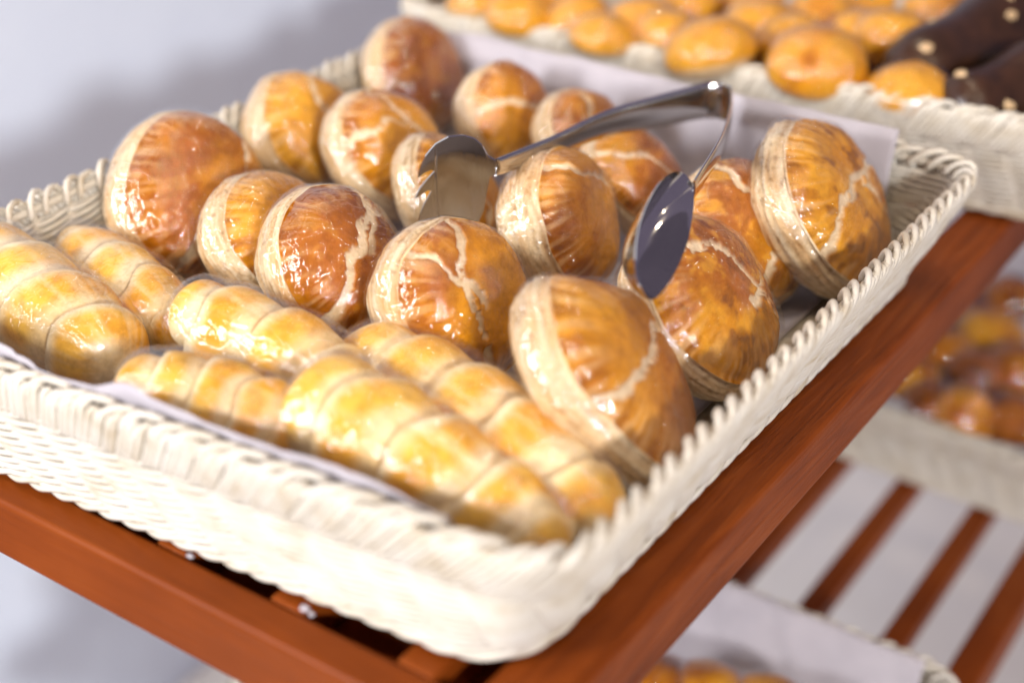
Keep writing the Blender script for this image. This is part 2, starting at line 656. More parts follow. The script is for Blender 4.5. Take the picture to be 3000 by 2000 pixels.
HB = 0.078
Q1 = [(-0.453, -0.036), (0.006, -0.006), (0.004, 0.492), (-0.480, 0.503)]
W1 = basket('pale woven wicker basket in front, full of wrapped golden buns and horn rolls', Q1, HB, 0.0035, (0.033, 0.012), True, 'wicker baskets')
Q2 = [(-0.545, 0.572), (0.062, 0.590), (0.058, 1.06), (-0.555, 1.05)]
W2 = basket('pale wicker basket behind, heaped with small yellow buns and chocolate loaves', Q2, HB, 0.0035, (0.016, 0.012), False, 'wicker baskets')
Q3 = [(-0.385, 0.01), (0.062, 0.0), (0.058, 0.468), (-0.385, 0.464)]
W3 = basket('blurred wicker basket on the lower shelf, nearest the bottom edge, with a white liner', Q3, HB, ZL + 0.0035, (0.016, 0.012), False, 'wicker baskets')
Q4 = [(-0.385, 0.800), (0.075, 0.782), (0.07, 1.25), (-0.385, 1.25)]
W4 = basket('blurred wicker basket at the back of the lower shelf holding dark brown pastries', Q4, HB, ZL + 0.0035, (0.016, 0.012), False, 'wicker baskets')

# ------------------------------------------------------------------ paper liners


def liner(label, q, H, z0, x0, x1, up_front, up_back, seed):
    """one sheet: front flap, floor, back flap"""
    q = [np.array(p, float) for p in q]
    nx, prof = 90, []
    V = []
    L = 16
    for i in range(nx):
        u = i / (nx - 1)
        x = x0 + (x1 - x0) * u
        fx = (x - q[0][0]) / (q[1][0] - q[0][0])
        yf = q[0][1] + (q[1][1] - q[0][1]) * fx
        yb = q[3][1] + (q[2][1] - q[3][1]) * fx
        e1 = up_front * (0.15 + 0.5 * max(0, fbm(np.array([[u * 6.0, 1.0, 0.0]]), seed, 2)[0] - 0.35) + 1.0 * math.exp(-((x - x0 - 0.075) / 0.05) ** 2) + 0.7 * math.exp(-((x - x0 - 0.215) / 0.02) ** 2)) - 0.002
        e2 = up_back * (0.85 + 0.3 * fbm(np.array([[u * 4.0, 5.0, 0.0]]), seed, 2)[0])
        w1 = (fbm(np.array([[u * 7.0, 2.0, 3.0]]), seed + 1, 2)[0] - 0.5)
        w2 = (fbm(np.array([[u * 6.0, 7.0, 3.0]]), seed + 2, 2)[0] - 0.5)
        key = [(yf + 0.0075 + 0.010 * w1, z0 + H + e1), (yf + 0.012 + 0.004 * w1, z0 + H * 0.9), (yf + 0.018, z0 + H * 0.35), (yf + 0.024, z0 + 0.016),
               (yf + 0.036, z0 + 0.0102), ((yf + yb) / 2, z0 + 0.0098), (yb - 0.036, z0 + 0.0102), (yb - 0.024, z0 + 0.018),
               (yb - 0.017 + 0.004 * w2, z0 + H * 0.4), (yb - 0.012 + 0.005 * w2, z0 + H * 0.9), (yb - 0.006 + 0.010 * w2, z0 + H + e2)]
        ky = np.array(key)
        d = np.concatenate([[0], np.cumsum(np.linalg.norm(np.diff(ky, axis=0), axis=1))])
        tt = np.linspace(0, d[-1], 70)
        V += [(x, np.interp(t, d, ky[:, 0]), np.interp(t, d, ky[:, 1])) for t in tt]
    V = np.array(V)
    V = V + (np.stack([np.zeros(len(V)), np.abs(fbm(V * 26, seed + 4, 3) - 0.5) * 2 - 0.4, 0.3 * (fbm(V * 30, seed + 9, 3) - 0.5)], 1)) * 0.0065 * (np.minimum(1, np.abs(V[:, 2:3] - z0 - 0.010) / 0.02) + 0.1)
    o = obj('paper_liner', mesh_from('paper_liner', V, grid_faces(70, nx)), M_PAPER)
    md = o.modifiers.new('thickness', 'SOLIDIFY')
    md.thickness = 0.0003
    tag(o, label, 'paper liner', 'paper liners')
    return o


liner('white paper liner under the buns in the front basket, edges standing above its rim', Q1, HB, 0.0035, -0.436, -0.052, 0.015, 0.013, 3)
liner('white paper liner lining the near basket on the lower shelf', Q3, HB, ZL + 0.0035, -0.36, 0.03, 0.006, 0.004, 23)
liner('white paper liner under the dark pastries in the far lower basket', Q4, HB, ZL + 0.0035, -0.35, 0.035, 0.012, 0.006, 33)

# ------------------------------------------------------------------ pastry buns
PAL = dict(pale=(0.74, 0.55, 0.32), pale2=(0.82, 0.67, 0.45), tan=(0.46, 0.235, 0.07), gold=(0.66, 0.265, 0.004), amber=(0.40, 0.118, 0.002),
           dark=(0.12, 0.027, 0.002), yellow=(0.74, 0.345, 0.020))


def mixc(a, b, t):
    return a * (1 - t[..., None]) + b * t[..., None]


def bun_geometry(R, thick, tone, nscore, seed, nu=250, nv=112):
    """local z = crust side; returns base and crust arrays and the film"""
    r = np.random.default_rng(seed)
    prof = np.array([(0.0, -0.52), (0.40, -0.52), (0.68, -0.48), (0.86, -0.38), (0.96, -0.22), (1.0, -0.05), (0.985, 0.07), (0.935, 0.155), (0.905, 0.185),
                     (0.895, 0.235), (0.85, 0.325), (0.75, 0.43), (0.59, 0.52), (0.39, 0.575), (0.18, 0.60), (0.0, 0.605)])
    prof[:, 1] *= thick
    d = np.concatenate([[0], np.cumsum(np.linalg.norm(np.diff(prof, axis=0), axis=1))])
    ib = 8
    n1 = 58
    tv = np.concatenate([d[ib] * (1 - (1 - np.linspace(0, 1, n1)) ** 1.5), np.linspace(d[ib], d[-1], nv - n1 + 1)[1:]])
    pr = np.interp(tv, d, prof[:, 0])
    pz = np.interp(tv, d, prof[:, 1])
    for _ in range(3):
        a, b = pr.copy(), pz.copy()
        pr[1:-1] = 0.25 * a[:-2] + 0.5 * a[1:-1] + 0.25 * a[2:]
        pz[1:-1] = 0.25 * b[:-2] + 0.5 * b[1:-1] + 0.25 * b[2:]
    pr[0] = pr[-1] = 0.002
    th = np.arange(nu) / nu * 2 * math.pi
    TH, PR = np.meshgrid(th, pr)
    _, PZ = np.meshgrid(th, pz)
    VV = np.meshgrid(th, (tv - d[ib]))[1]             # signed distance along the profile from the crust edge
    sx, sy = 1 + r.uniform(-.05, .05), 1 + r.uniform(-.05, .05)
    wob = 1 + 0.05 * np.cos(2 * TH + r.uniform(0, 6)) + 0.025 * np.cos(3 * TH + r.uniform(0, 6))
    X, Y, Z = PR * np.cos(TH) * wob * sx, PR * np.sin(TH) * wob * sy, PZ.copy()
    Z = Z + 0.05 * PR * np.cos(TH + r.uniform(0, 6))
    P = np.stack([X, Y, Z], -1)
    P = P + (np.stack([fbm(P * 1.6 + 9 + k * 31, seed, 2) for k in range(3)], -1) - 0.5) * 0.13
    smoothP = P.copy()
    nrm = np.stack([X, Y, Z * 1.6], -1)
    nrm /= np.linalg.norm(nrm, axis=-1)[..., None] + 1e-9
    base = VV < 1e-6
    # laminated side: many thin sheets of uneven depth
    cyl = np.stack([np.cos(TH) * 4.0, np.sin(TH) * 4.0, PZ * 30 + 1.6 * np.sin(TH + seed)], -1)
    lay = fbm(cyl, seed + 3, 3)
    wav = 0.5 + 0.5 * np.sin(PZ * 84 + 9 * vnoise(np.stack([np.cos(TH) * 1.5, np.sin(TH) * 1.5, PZ * 5], -1), seed + 8))
    sidew = sstep(0.55, 0.85, PR) * base
    disp = (0.040 * (lay - 0.5) + 0.012 * (wav - 0.5)) * sidew
    # crust: gentle blisters, fine streaks, sunken score lines
    cx, cy = PR * np.cos(TH), PR * np.sin(TH)
    sc = np.zeros_like(cx)
    a0 = r.uniform(0, 2 * math.pi)
    fine_ = 0.05 * (vnoise(np.stack([cx * 22, cy * 22, cx * 0], -1), seed + 71) - 0.5)
    for k in range(nscore):
        a = a0 + (0 if k == 0 else r.choice([-1, 1]) * r.uniform(0.8, 1.4))
        c0 = r.uniform(-0.18, 0.18)
        u = cx * math.cos(a) + cy * math.sin(a)
        v = -cx * math.sin(a) + cy * math.cos(a)
        curve = c0 + 0.22 * np.sin(u * 2.2 + r.uniform(0, 6)) + 0.16 * (vnoise(np.stack([u * 4, u * 0 + k, u * 0], -1), seed + 5) - 0.5) + fine_
        w = 0.034 + 0.045 * vnoise(np.stack([u * 3, u * 0 + k * 7, u * 0], -1), seed + 6)
        m_ = 1 - sstep(w * 0.72, w * 1.15, np.abs(v - curve))
        if k > 0:
            m_ = m_ * sstep(-0.05, 0.05, u - 0.02)          # a branch leaves the main cut on one side
        sc = np.maximum(sc, m_)
    rag = fbm(np.stack([cx * 9, cy * 9, cx * 0], -1), seed + 21, 3)
    sc = sc * sstep(0.22, 0.36, rag) * (~base)
    fib = vnoise(np.stack([TH * 20, VV * 2.4, np.zeros_like(TH)], -1), seed + 12)
    edge = (1 - sstep(0.05, 0.55, VV)) * (~base)
    streak = edge * sstep(0.50, 0.72, fib)
    blis = fbm(P * 3.2 + 5, seed + 13, 3)
    disp = disp + (~base) * (0.045 * (blis - 0.5) - 0.040 * sc + 0.012 * (fib - 0.5) * edge)
    lip = np.exp(-(VV / 0.035) ** 2) * (VV >= -0.02)
    disp = disp + 0.034 * lip - 0.014 * np.exp(-((VV + 0.06) / 0.03) ** 2)
    P = P + nrm * disp[..., None]
    # colours of the dough itself
    c = {k: np.array(v) for k, v in PAL.items()}
    side = mixc(c['pale'], c['pale2'], sstep(0.3, 0.7, lay))
    side = mixc(side, c['tan'], 0.38 * sstep(0.50, 0.85, 1 - wav) * sstep(0.36, 0.58, fbm(cyl * 0.7 + 3, seed + 30, 2)))
    band = np.sin(VV * 19 + 2.5 * vnoise(np.stack([np.cos(TH) * 1.3 + 4, np.sin(TH) * 1.3, VV * 3], -1), seed + 33) + seed)
    side = mixc(side, c['gold'] * 0.9, 0.22 * sstep(0.15, 0.8, band) * sstep(0.06, 0.16, -VV))
    pit = fbm(np.stack([np.cos(TH) * 16, np.sin(TH) * 16, PZ * 34], -1), seed + 44, 2)
    side = mixc(side, c['tan'] * 0.6, 0.6 * sstep(0.66, 0.78, pit))
    side = mixc(side, c['gold'], 0.3 * sstep(0.5, 0.75, fbm(np.stack([np.cos(TH) * 1.2, np.sin(TH) * 1.2, PZ * 9], -1), seed + 31, 2)))
    bake = 0.25 + 0.5 * fbm(P * 1.5 + 40, seed + 14, 3) + 0.22 * (cx * math.cos(seed) + cy * math.sin(seed)) + (tone - 0.62)
    cr = mixc(c['yellow'], c['gold'], sstep(0.15, 0.42, bake))
    cr = mixc(cr, c['amber'], sstep(0.40, 0.62, bake))
    cr = mixc(cr, c['dark'], 0.8 * sstep(0.70, 1.0, bake))
    cr = mixc(cr, c['amber'] * 0.75, 0.6 * edge * (1 - sstep(0.28, 0.48, fib)))
    mot = fbm(np.stack([cx * 6, cy * 6, cx * 0 + 2], -1) + 0.8 * np.stack([blis, rag, blis], -1), seed + 60, 4)
    cr = mixc(cr, c['yellow'] * 1.05, (0.6 if seed in (6, 8, 9) else 0.22) * sstep(0.52, 0.62, mot))
    cr = mixc(cr, c['amber'] * 0.55, (0.7 if seed in (6, 8, 9) else 0.25) * (1 - sstep(0.34, 0.44, mot)))
    cr = mixc(cr, c['pale2'], 0.9 * sc)
    cr = mixc(cr, 0.5 * c['yellow'] + 0.5 * c['pale2'], 0.45 * streak)
    col = np.where(base[..., None], side, cr)
    P = P * R
    film = smoothP + nrm * 0.024
    # the film bridges the groove under the crust and pulls tight
    for _ in range(6):
        f2 = film.copy()
        film[1:-1] = 0.25 * f2[:-2] + 0.5 * f2[1:-1] + 0.25 * f2[2:]
    film = film + nrm * (0.045 * (vnoise(film * 3.6, seed + 40) - 0.3))[..., None]
    low = np.clip(-nrm[..., 2], 0, 1)
    film = film + nrm * (0.016 * np.abs(np.sin(TH * 13 + 3 * vnoise(np.stack([TH * 2, VV, TH * 0], -1), seed))) * (0.25 + low))[..., None]
    film = (film * R)[::2]
    fuv = np.stack([TH * R / 0.045, VV, np.full_like(TH, seed * 1.7)], -1)[::2]
    return P, col, film, fuv, n1, nu, nv


def rot_to(axis, spin):
    z = np.array(axis) / np.linalg.norm(axis)
    ref = np.array([0, 0, 1.0]) if abs(z[2]) < 0.95 else np.array([1.0, 0, 0])
    x = np.cross(ref, z)
    x /= np.linalg.norm(x)
    y = np.cross(z, x)
    x2 = x * math.cos(spin) + y * math.sin(spin)
    y2 = np.cross(z, x2)
    return Matrix([[x2[i], y2[i], z[i]] for i in range(3)]).to_4x4()


def view_axis(deg, tilt):
    a, t = math.radians(deg), math.radians(tilt)
    v = math.cos(t) * (math.cos(a) * RC[0] - math.sin(a) * RC[1]) - math.sin(t) * RC[2]
    return v


def bun(label, px, py, z, rpx, deg, tilt, thick, tone, nscore, seed, group='wrapped puff pastry buns in the front basket', name='puff_pastry_bun'):
    p = at(px, py, z)
    R = rpx * K * depth(p) / FPX
    R *= 1.04
    P, col, film, fuv, n1, nu, nv = bun_geometry(R, thick * 1.05, tone, nscore, seed)
    Mx = rot_to(view_axis(deg, tilt), seed * 1.3)
    root = thing(name, label, 'bun', (0, 0, 0), group)
    root.matrix_world = Matrix.Translation(Vector(p)) @ Mx
    nb = n1
    obj('layered_base', mesh_from('layered_base', P[:nb].reshape(-1, 3), grid_faces(nu, nb, True), colors=col[:nb].reshape(-1, 3)), M_LAYER, root)
    obj('crust', mesh_from('crust', P[nb - 1:].reshape(-1, 3), grid_faces(nu, nv - nb + 1, True), colors=np.concatenate([col[nb:nb + 1], col[nb:]]).reshape(-1, 3)), M_CRUST, root)
    obj('plastic_wrap', mesh_from('plastic_wrap', film.reshape(-1, 3), grid_faces(nu, len(film), True), uv=fuv.reshape(-1, 3)), M_FILM, root)
    return root


BUNS = [
    # label, px, py, z, radius px, axis angle, tilt, thickness, tone, scores, seed
    ('large wrapped bun with amber crust, leftmost in the basket against the wicker side', 438, 456, .066, 190, 14, 43, 1.0, .62, 1, 1),
    ('wrapped bun with striped crust squeezed between the leftmost bun and the dark cracked one', 612, 546, .062, 164, 18, 30, 1.0, .50, 0, 2),
    ('dark caramel wrapped bun with a forked pale crack, behind the horn rolls', 775, 622, .066, 194, 20, 48, 1.0, .84, 2, 3),
    ('wrapped bun with a branching pale crack, just below the toothed tong head', 1046, 690, .066, 190, 10, 47, 1.05, .55, 2, 4),
    ('largest wrapped bun, tilted on edge beside the right rim at the front', 1398, 866, .066, 262, 34, 20, .74, .66, 1, 5),
    ('wrapped bun with mottled brown crust directly under the spoon end of the tongs', 1608, 702, .064, 218, 38, 42, .86, .72, 2, 6),
    ('wrapped bun with light golden crust between the two tong heads', 1288, 512, .068, 168, 18, 29, 1.1, .46, 1, 7),
    ('tall wrapped bun standing on edge in the far right corner of the basket', 1890, 474, .070, 222, 20, 33, .72, .56, 2, 8),
    ('wrapped bun with cracked brown crust behind the thin tong arm', 1712, 540, .058, 178, 40, 52, .95, .66, 2, 9),
    ('dark glossy wrapped bun at the far left corner, topmost in the picture', 950, 182, .066, 132, 8, 44, 1.0, .98, 0, 10),
    ('pale yellow wrapped bun behind the leftmost bun, at the left side of the basket', 692, 300, .066, 142, 22, 38, 1.05, .30, 1, 11),
    ('golden wrapped bun with pale bands beside the pale yellow bun', 884, 352, .066, 146, 22, 38, 1.0, .42, 2, 12),
    ('wrapped bun mostly hidden behind the toothed tong head', 1030, 455, .062, 142, 16, 36, 1.0, .52, 1, 13),
    ('wrapped bun with pale ring-shaped cracks against the back paper, left of the tong arm', 1162, 268, .066, 128, 14, 47, 1.0, .54, 2, 14),
    ('wrapped bun with brown top peeking over the long tong arm', 1340, 322, .066, 124, 22, 44, 1.0, .62, 1, 15),
    ('wrapped bun lying below the long tong arm by the white paper', 1452, 410, .060, 128, 34, 50, 1.0, .66, 1, 16),
]
for b in BUNS:
    bun(*b)

# ------------------------------------------------------------------ spiral horn rolls


def roll(label, a, b, rmax, shape, turns, seed, name='horn_roll', sag=0.0):
    A, B = at(*a), at(*b)
    L = np.linalg.norm(B - A)
    nu, nv = 72, 250
    u = np.linspace(0, 1, nv)
    env = np.interp(u, [s[0] for s in shape], [s[1] for s in shape])
    for _ in range(26):
        env[1:-1] = 0.25 * env[:-2] + 0.5 * env[1:-1] + 0.25 * env[2:]
    env = env * np.sqrt(np.clip(1 - ((u - 0.5) / 0.5) ** 16, 0, 1))
    env[0] = env[-1] = 0.003
    th = np.arange(nu) / nu * 2 * math.pi
    TH, U = np.meshgrid(th, u)
    E = np.meshgrid(th, env)[1]
    warp = 0.5 * (vnoise(np.stack([np.cos(TH) + 3, np.sin(TH), U * 3], -1), seed + 2) - 0.5)
    ph = U * turns + TH / (2 * math.pi) + warp
    k = ph - np.floor(ph)
    ring = np.floor(ph)
    bulge = np.sin(np.pi * np.clip(k, 0, 1)) ** 0.55
    step_ = 0.10 * (1 - k)
    rr = rmax * E * (0.73 + 0.27 * sstep(-0.01, 0.12, k) * (1 - 0.85 * np.clip(k, 0, 1) ** 2.0))
    rr = rr * (1 + 0.06 * (fbm(np.stack([np.cos(TH) * 1.3, np.sin(TH) * 1.3, U * 5], -1), seed, 2) - 0.5))
    X, Y, Z = rr * np.cos(TH), rr * np.sin(TH), U * L
    bend = sag * np.sin(np.pi * U)
    P = np.stack([X, Y + bend, Z], -1)
    cr = {kk: np.array(v) for kk, v in PAL.items()}
    streak = vnoise(np.stack([TH * 14, ring * 5.3, k * 1.2], -1), seed + 4)
    bake = fbm(np.stack([np.cos(TH) * 1.4, np.sin(TH) * 1.4, U * 7], -1), seed + 7, 3)
    yl = np.array((0.84, 0.48, 0.06))
    gd = np.array((0.80, 0.38, 0.025))
    pl = np.array((0.84, 0.69, 0.43))
    col = mixc(yl, gd, sstep(0.38, 0.62, bake))
    col = mixc(col, pl, 0.35 * sstep(0.5, 0.8, streak))
    edge = np.maximum(1 - sstep(0.12, 0.32, k), sstep(0.58, 0.84, k) * 0.9)
    var = sstep(0.25, 0.6, vnoise(np.stack([np.cos(TH) * 0.9 + ring * 3.1, np.sin(TH) * 0.9, ring * 0.0], -1), seed + 9))
    col = mixc(col, pl, np.clip(edge * (0.65 + 0.35 * var), 0, 1))
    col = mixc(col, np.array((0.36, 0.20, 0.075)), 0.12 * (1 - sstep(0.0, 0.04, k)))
    axis = (B - A) / L
    root = thing(name, label, 'pastry roll', (0, 0, 0), 'wrapped horn rolls at the front of the basket')
    root.matrix_world = Matrix.Translation(Vector(A)) @ rot_to(axis, seed * 0.9)
    obj('spiral_dough', mesh_from('spiral_dough', P.reshape(-1, 3), grid_faces(nu, nv, True), colors=col.reshape(-1, 3)), M_ROLL, root)
    # film: tight over the turns, slack between them
    fu, fv = 72, 64
    u2 = np.linspace(0, 1, fv)
    e2 = np.interp(u2, u, env)
    for _ in range(3):
        e2[1:-1] = 0.25 * e2[:-2] + 0.5 * e2[1:-1] + 0.25 * e2[2:]
    th2 = np.arange(fu) / fu * 2 * math.pi
    T2, U2 = np.meshgrid(th2, u2)
    E2 = np.meshgrid(th2, e2)[1]
    k2 = U2 * turns + T2 / (2 * math.pi)
    k2 = k2 - np.floor(k2)
    r2 = rmax * E2 * (0.995 + 0.035 * np.sin(np.pi * k2)) + 0.0012 + 0.0022 * vnoise(np.stack([np.cos(T2) * 2.5, np.sin(T2) * 2.5, U2 * 9], -1), seed + 50)
    F = np.stack([r2 * np.cos(T2), r2 * np.sin(T2) + sag * np.sin(np.pi * U2), U2 * (L + 0.004) - 0.002], -1)
    fuv = np.stack([U2 * L / 0.03, T2 * 0.6, np.full_like(T2, seed * 2.3)], -1)
    obj('plastic_wrap', mesh_from('plastic_wrap', F.reshape(-1, 3), grid_faces(fu, fv, True), uv=fuv.reshape(-1, 3)), M_FILM, root)
    return root


FAT_L = [(0, .75), (.06, .93), (.22, 1), (.5, .88), (.75, .70), (.93, .52), (1, .44)]
MID = [(0, .45), (.1, .72), (.3, .97), (.55, 1), (.8, .82), (.95, .58), (1, .48)]
EVEN = [(0, .62), (.08, .85), (.3, 1), (.7, .98), (.92, .78), (1, .6)]
roll('fat wrapped horn roll cut off by the left edge of the picture', (-85, 570, .055), (290, 845, .05), .0315, EVEN, 4.3, 61)
roll('slim wrapped horn roll against the wicker side, behind the leftmost one', (150, 550, .055), (455, 785, .048), .0240, MID, 4.2, 62)
roll('short wrapped horn roll in front of the striped bun, second row', (412, 712, .070), (815, 880, .056), .0255, EVEN, 3.4, 63)
roll('wrapped horn roll with pointed tip lying along the front rim, left of the fattest one', (268, 882, .066), (745, 1005, .052), .0265, MID, 4.6, 64)
roll('fattest wrapped horn roll in the front corner, thick end left', (700, 925, .058), (1306, 1256, .044), .0350, FAT_L, 4.3, 65)
roll('long wrapped horn roll between the front corner roll and the large tilted bun', (808, 792, .052), (1418, 1208, .045), .0315, MID, 5.0, 66)

# ------------------------------------------------------------------ serving tongs


def ribbon(path, widths, wdirs, thick):
    P = np.asarray(path, float)
    n = len(P)
    T = np.gradient(P, axis=0)
    T /= np.linalg.norm(T, axis=1)[:, None]
    Wd = np.asarray(wdirs, float)
    Wd = Wd - T * np.sum(T * Wd, 1)[:, None]
    Wd /= np.linalg.norm(Wd, axis=1)[:, None]
    Nn = np.cross(T, Wd)
    w = np.asarray(widths)[:, None] / 2
    prof = [(-1, -.35), (-.93, -1), (-.4, -1.0), (.4, -1.0), (.93, -1), (1, -.35), (1, .35), (.93, 1), (.4, 1.0), (-.4, 1.0), (-.93, 1), (-1, .35)]
    V = []
    for j in range(n):
        for a, b in prof:
            V.append(P[j] + Wd[j] * a * w[j] + Nn[j] * (b * thick / 2 + 0.10 * w[j] * (a * a - .5)))
    m = len(prof)
    F = grid_faces(m, n, True)
    F.append(tuple(range(m)))
    F.append(tuple(range((n - 1) * m, n * m))[::-1])
    return np.array(V), F


def spline(pts, n):
    P = np.array(pts, float)
    m = len(P)
    u = np.linspace(0, m - 1, n)
    i = np.clip(np.floor(u).astype(int), 0, m - 2)
    f = (u - i)[:, None]
    pm = P[np.clip(i - 1, 0, m - 1)]
    p0, p1, p2 = P[i], P[i + 1], P[np.clip(i + 2, 0, m - 1)]
    return 0.5 * (2 * p0 + (p1 - pm) * f + (2 * pm - 5 * p0 + 4 * p1 - p2) * f ** 2 + (3 * p0 - pm - 3 * p1 + p2) * f ** 3)


def dished(outline, n, depth_, thick, seed_pt=None, rings=12, radial=False):
    """plate with an outline lying near a plane, dished along -n"""
    O = np.asarray(outline, float)
    c = O.mean(0) if seed_pt is None else np.asarray(seed_pt)
    m = len(O)
    V = []
    rm = np.linalg.norm(O - c, axis=1).max()
    for side in (0, 1):
        for j in range(rings + 1):
            t = 1 - j / rings * 0.985
            for i in range(m):
                dd = 1 - (np.linalg.norm(O[i] - c) * t / rm) ** 2 if radial else 1 - t ** 2.2
                V.append(c + (O[i] - c) * t - n * (depth_ * dd + side * thick))
    F = grid_faces(m, rings + 1, True)
    off = m * (rings + 1)
    F += [tuple(reversed(f)) for f in grid_faces(m, rings + 1, True, off)]
    e0 = len(V)                                   # separate rim vertices keep the edge crisp
    V += [V[i] for i in range(m)] + [V[off + i] for i in range(m)]
    F += [(e0 + i, e0 + m + i, e0 + m + (i + 1) % m, e0 + (i + 1) % m) for i in range(m)]
    F.append(tuple(rings * m + i for i in range(m)))
    F.append(tuple(off + rings * m + i for i in range(m))[::-1])
    return np.array(V), F


bend = at(1645, 240, .100)
neck1 = at(1140, 385, .112)
neck2 = at(1592, 440, .134)
TG = thing('serving_tongs', 'stainless steel tongs with one toothed head and one spoon head lying across the buns', 'tongs', tuple(bend))
up = np.array([0, 0, 1.0])
d1 = (neck1 - bend)
d2 = (neck2 - bend)
back = -(d1 / np.linalg.norm(d1) + d2 / np.linalg.norm(d2))
back /= np.linalg.norm(back)
sidev = np.cross(up, back)
sidev /= np.linalg.norm(sidev)
if np.dot(sidev, d1) < 0:
    sidev = -sidev
# arm towards the toothed head, with the rounded spring bow
p1 = [bend + back * 0.010, bend + back * 0.008 + sidev * 0.006, bend + back * 0.001 + sidev * 0.011, bend + d1 * 0.18 + sidev * 0.014, bend + d1 * 0.45 + sidev * 0.013 + up * 0.002,
      bend + d1 * 0.75 + sidev * 0.006, neck1]
P1 = spline(p1, 48)
w1 = np.interp(np.linspace(0, 1, 48), [0, .25, .5, .8, 1], [.025, .026, .023, .014, .0105])
wd1 = np.array([up * (1 - t) + (up + 0.5 * RC[0] * 0) * t for t in np.linspace(0, 1, 48)])
V, F = ribbon(P1 - bend, w1, wd1, .0013)
arm1 = obj('arm', mesh_from('arm', V, F), M_STEEL, TG)
p2 = [bend + back * 0.010, bend + back * 0.008 - sidev * 0.006, bend + back * 0.001 - sidev * 0.010, bend + d2 * 0.2 - sidev * 0.012, bend + d2 * 0.5 - sidev * 0.010, bend + d2 * 0.8 - sidev * 0.004, neck2]
P2 = spline(p2, 48)
w2 = np.interp(np.linspace(0, 1, 48), [0, .25, .5, .8, 1], [.025, .025, .020, .012, .0105])
V, F = ribbon(P2 - bend, w2, np.tile(up, (48, 1)), .0013)
arm2 = obj('arm', mesh_from('arm', V, F), M_STEEL, TG)
# toothed head: outline seen in the picture laid in the plane of its own arm
n1v = np.array([0.66, -0.75, -0.02])
n1v /= np.linalg.norm(n1v)
o1 = [(1142, 372), (1122, 362), (1108, 335), (1090, 317), (1062, 308), (1030, 312), (1000, 330), (978, 358), (966, 385), (960, 412), (974, 402), (990, 396), (1000, 400), (982, 418), (964, 438), (953, 458),
      (968, 452), (982, 444), (992, 446), (976, 470), (964, 494), (958, 520), (975, 545), (1010, 560), (1055, 556), (1090, 530), (1112, 490), (1122, 440), (1128, 412), (1144, 398)]
O1 = np.array([at_plane(x, y, neck1, n1v) for x, y in o1])
bm = bmesh.new()
bm.faces.new([bm.verts.new(Vector(p - bend)) for p in O1])
bmesh.ops.triangulate(bm, faces=bm.faces[:])
for _ in range(3):
    bmesh.ops.subdivide_edges(bm, edges=bm.edges[:], cuts=1, use_grid_fill=True)
c1 = at_plane(1055, 430, neck1, n1v) - bend
for v in bm.verts:
    q = np.array(v.co) - c1
    v.co = Vector(np.array(v.co) - n1v * 0.007 * (1 - (np.linalg.norm(q) / 0.03) ** 2))
me = bpy.data.meshes.new('toothed_head')
bm.to_mesh(me)
bm.free()
me.polygons.foreach_set('use_smooth', np.ones(len(me.polygons), bool))
th_ = tag(obj('toothed_head', me, M_STEEL, arm1), 'toothed scoop-shaped head')
so = th_.modifiers.new('thickness', 'SOLIDIFY')
so.thickness = 0.0012
so.offset = 0
es = th_.modifiers.new('edges', 'EDGE_SPLIT')
es.split_angle = math.radians(40)
dsp = at(1490, 688, .112) - neck2
dsp /= np.linalg.norm(dsp)
n2v = np.array([0.86, -0.22, 0.46])
n2v = n2v - dsp * np.dot(n2v, dsp)
n2v /= np.linalg.norm(n2v)
o2 = [(1592, 424), (1575, 401), (1556, 394), (1534, 402), (1510, 428), (1488, 468), (1472, 510), (1463, 555), (1461, 600), (1466, 640), (1478, 672), (1494, 688), (1514, 678), (1540, 645), (1563, 600),
      (1581, 550), (1590, 500), (1594, 460)]
O2 = np.array([at_plane(x, y, neck2, n2v) for x, y in o2])
O2 = spline(np.concatenate([O2, O2[:1]]), 61)[:-1]
V, F = dished(O2 - bend, n2v, .021, .0012, seed_pt=at_plane(1522, 545, neck2, n2v) - bend)
tag(obj('spoon_head', mesh_from('spoon_head', V, F), M_STEEL, arm2), 'pointed spoon-shaped head')

# ------------------------------------------------------------------ the basket behind and the lower shelf


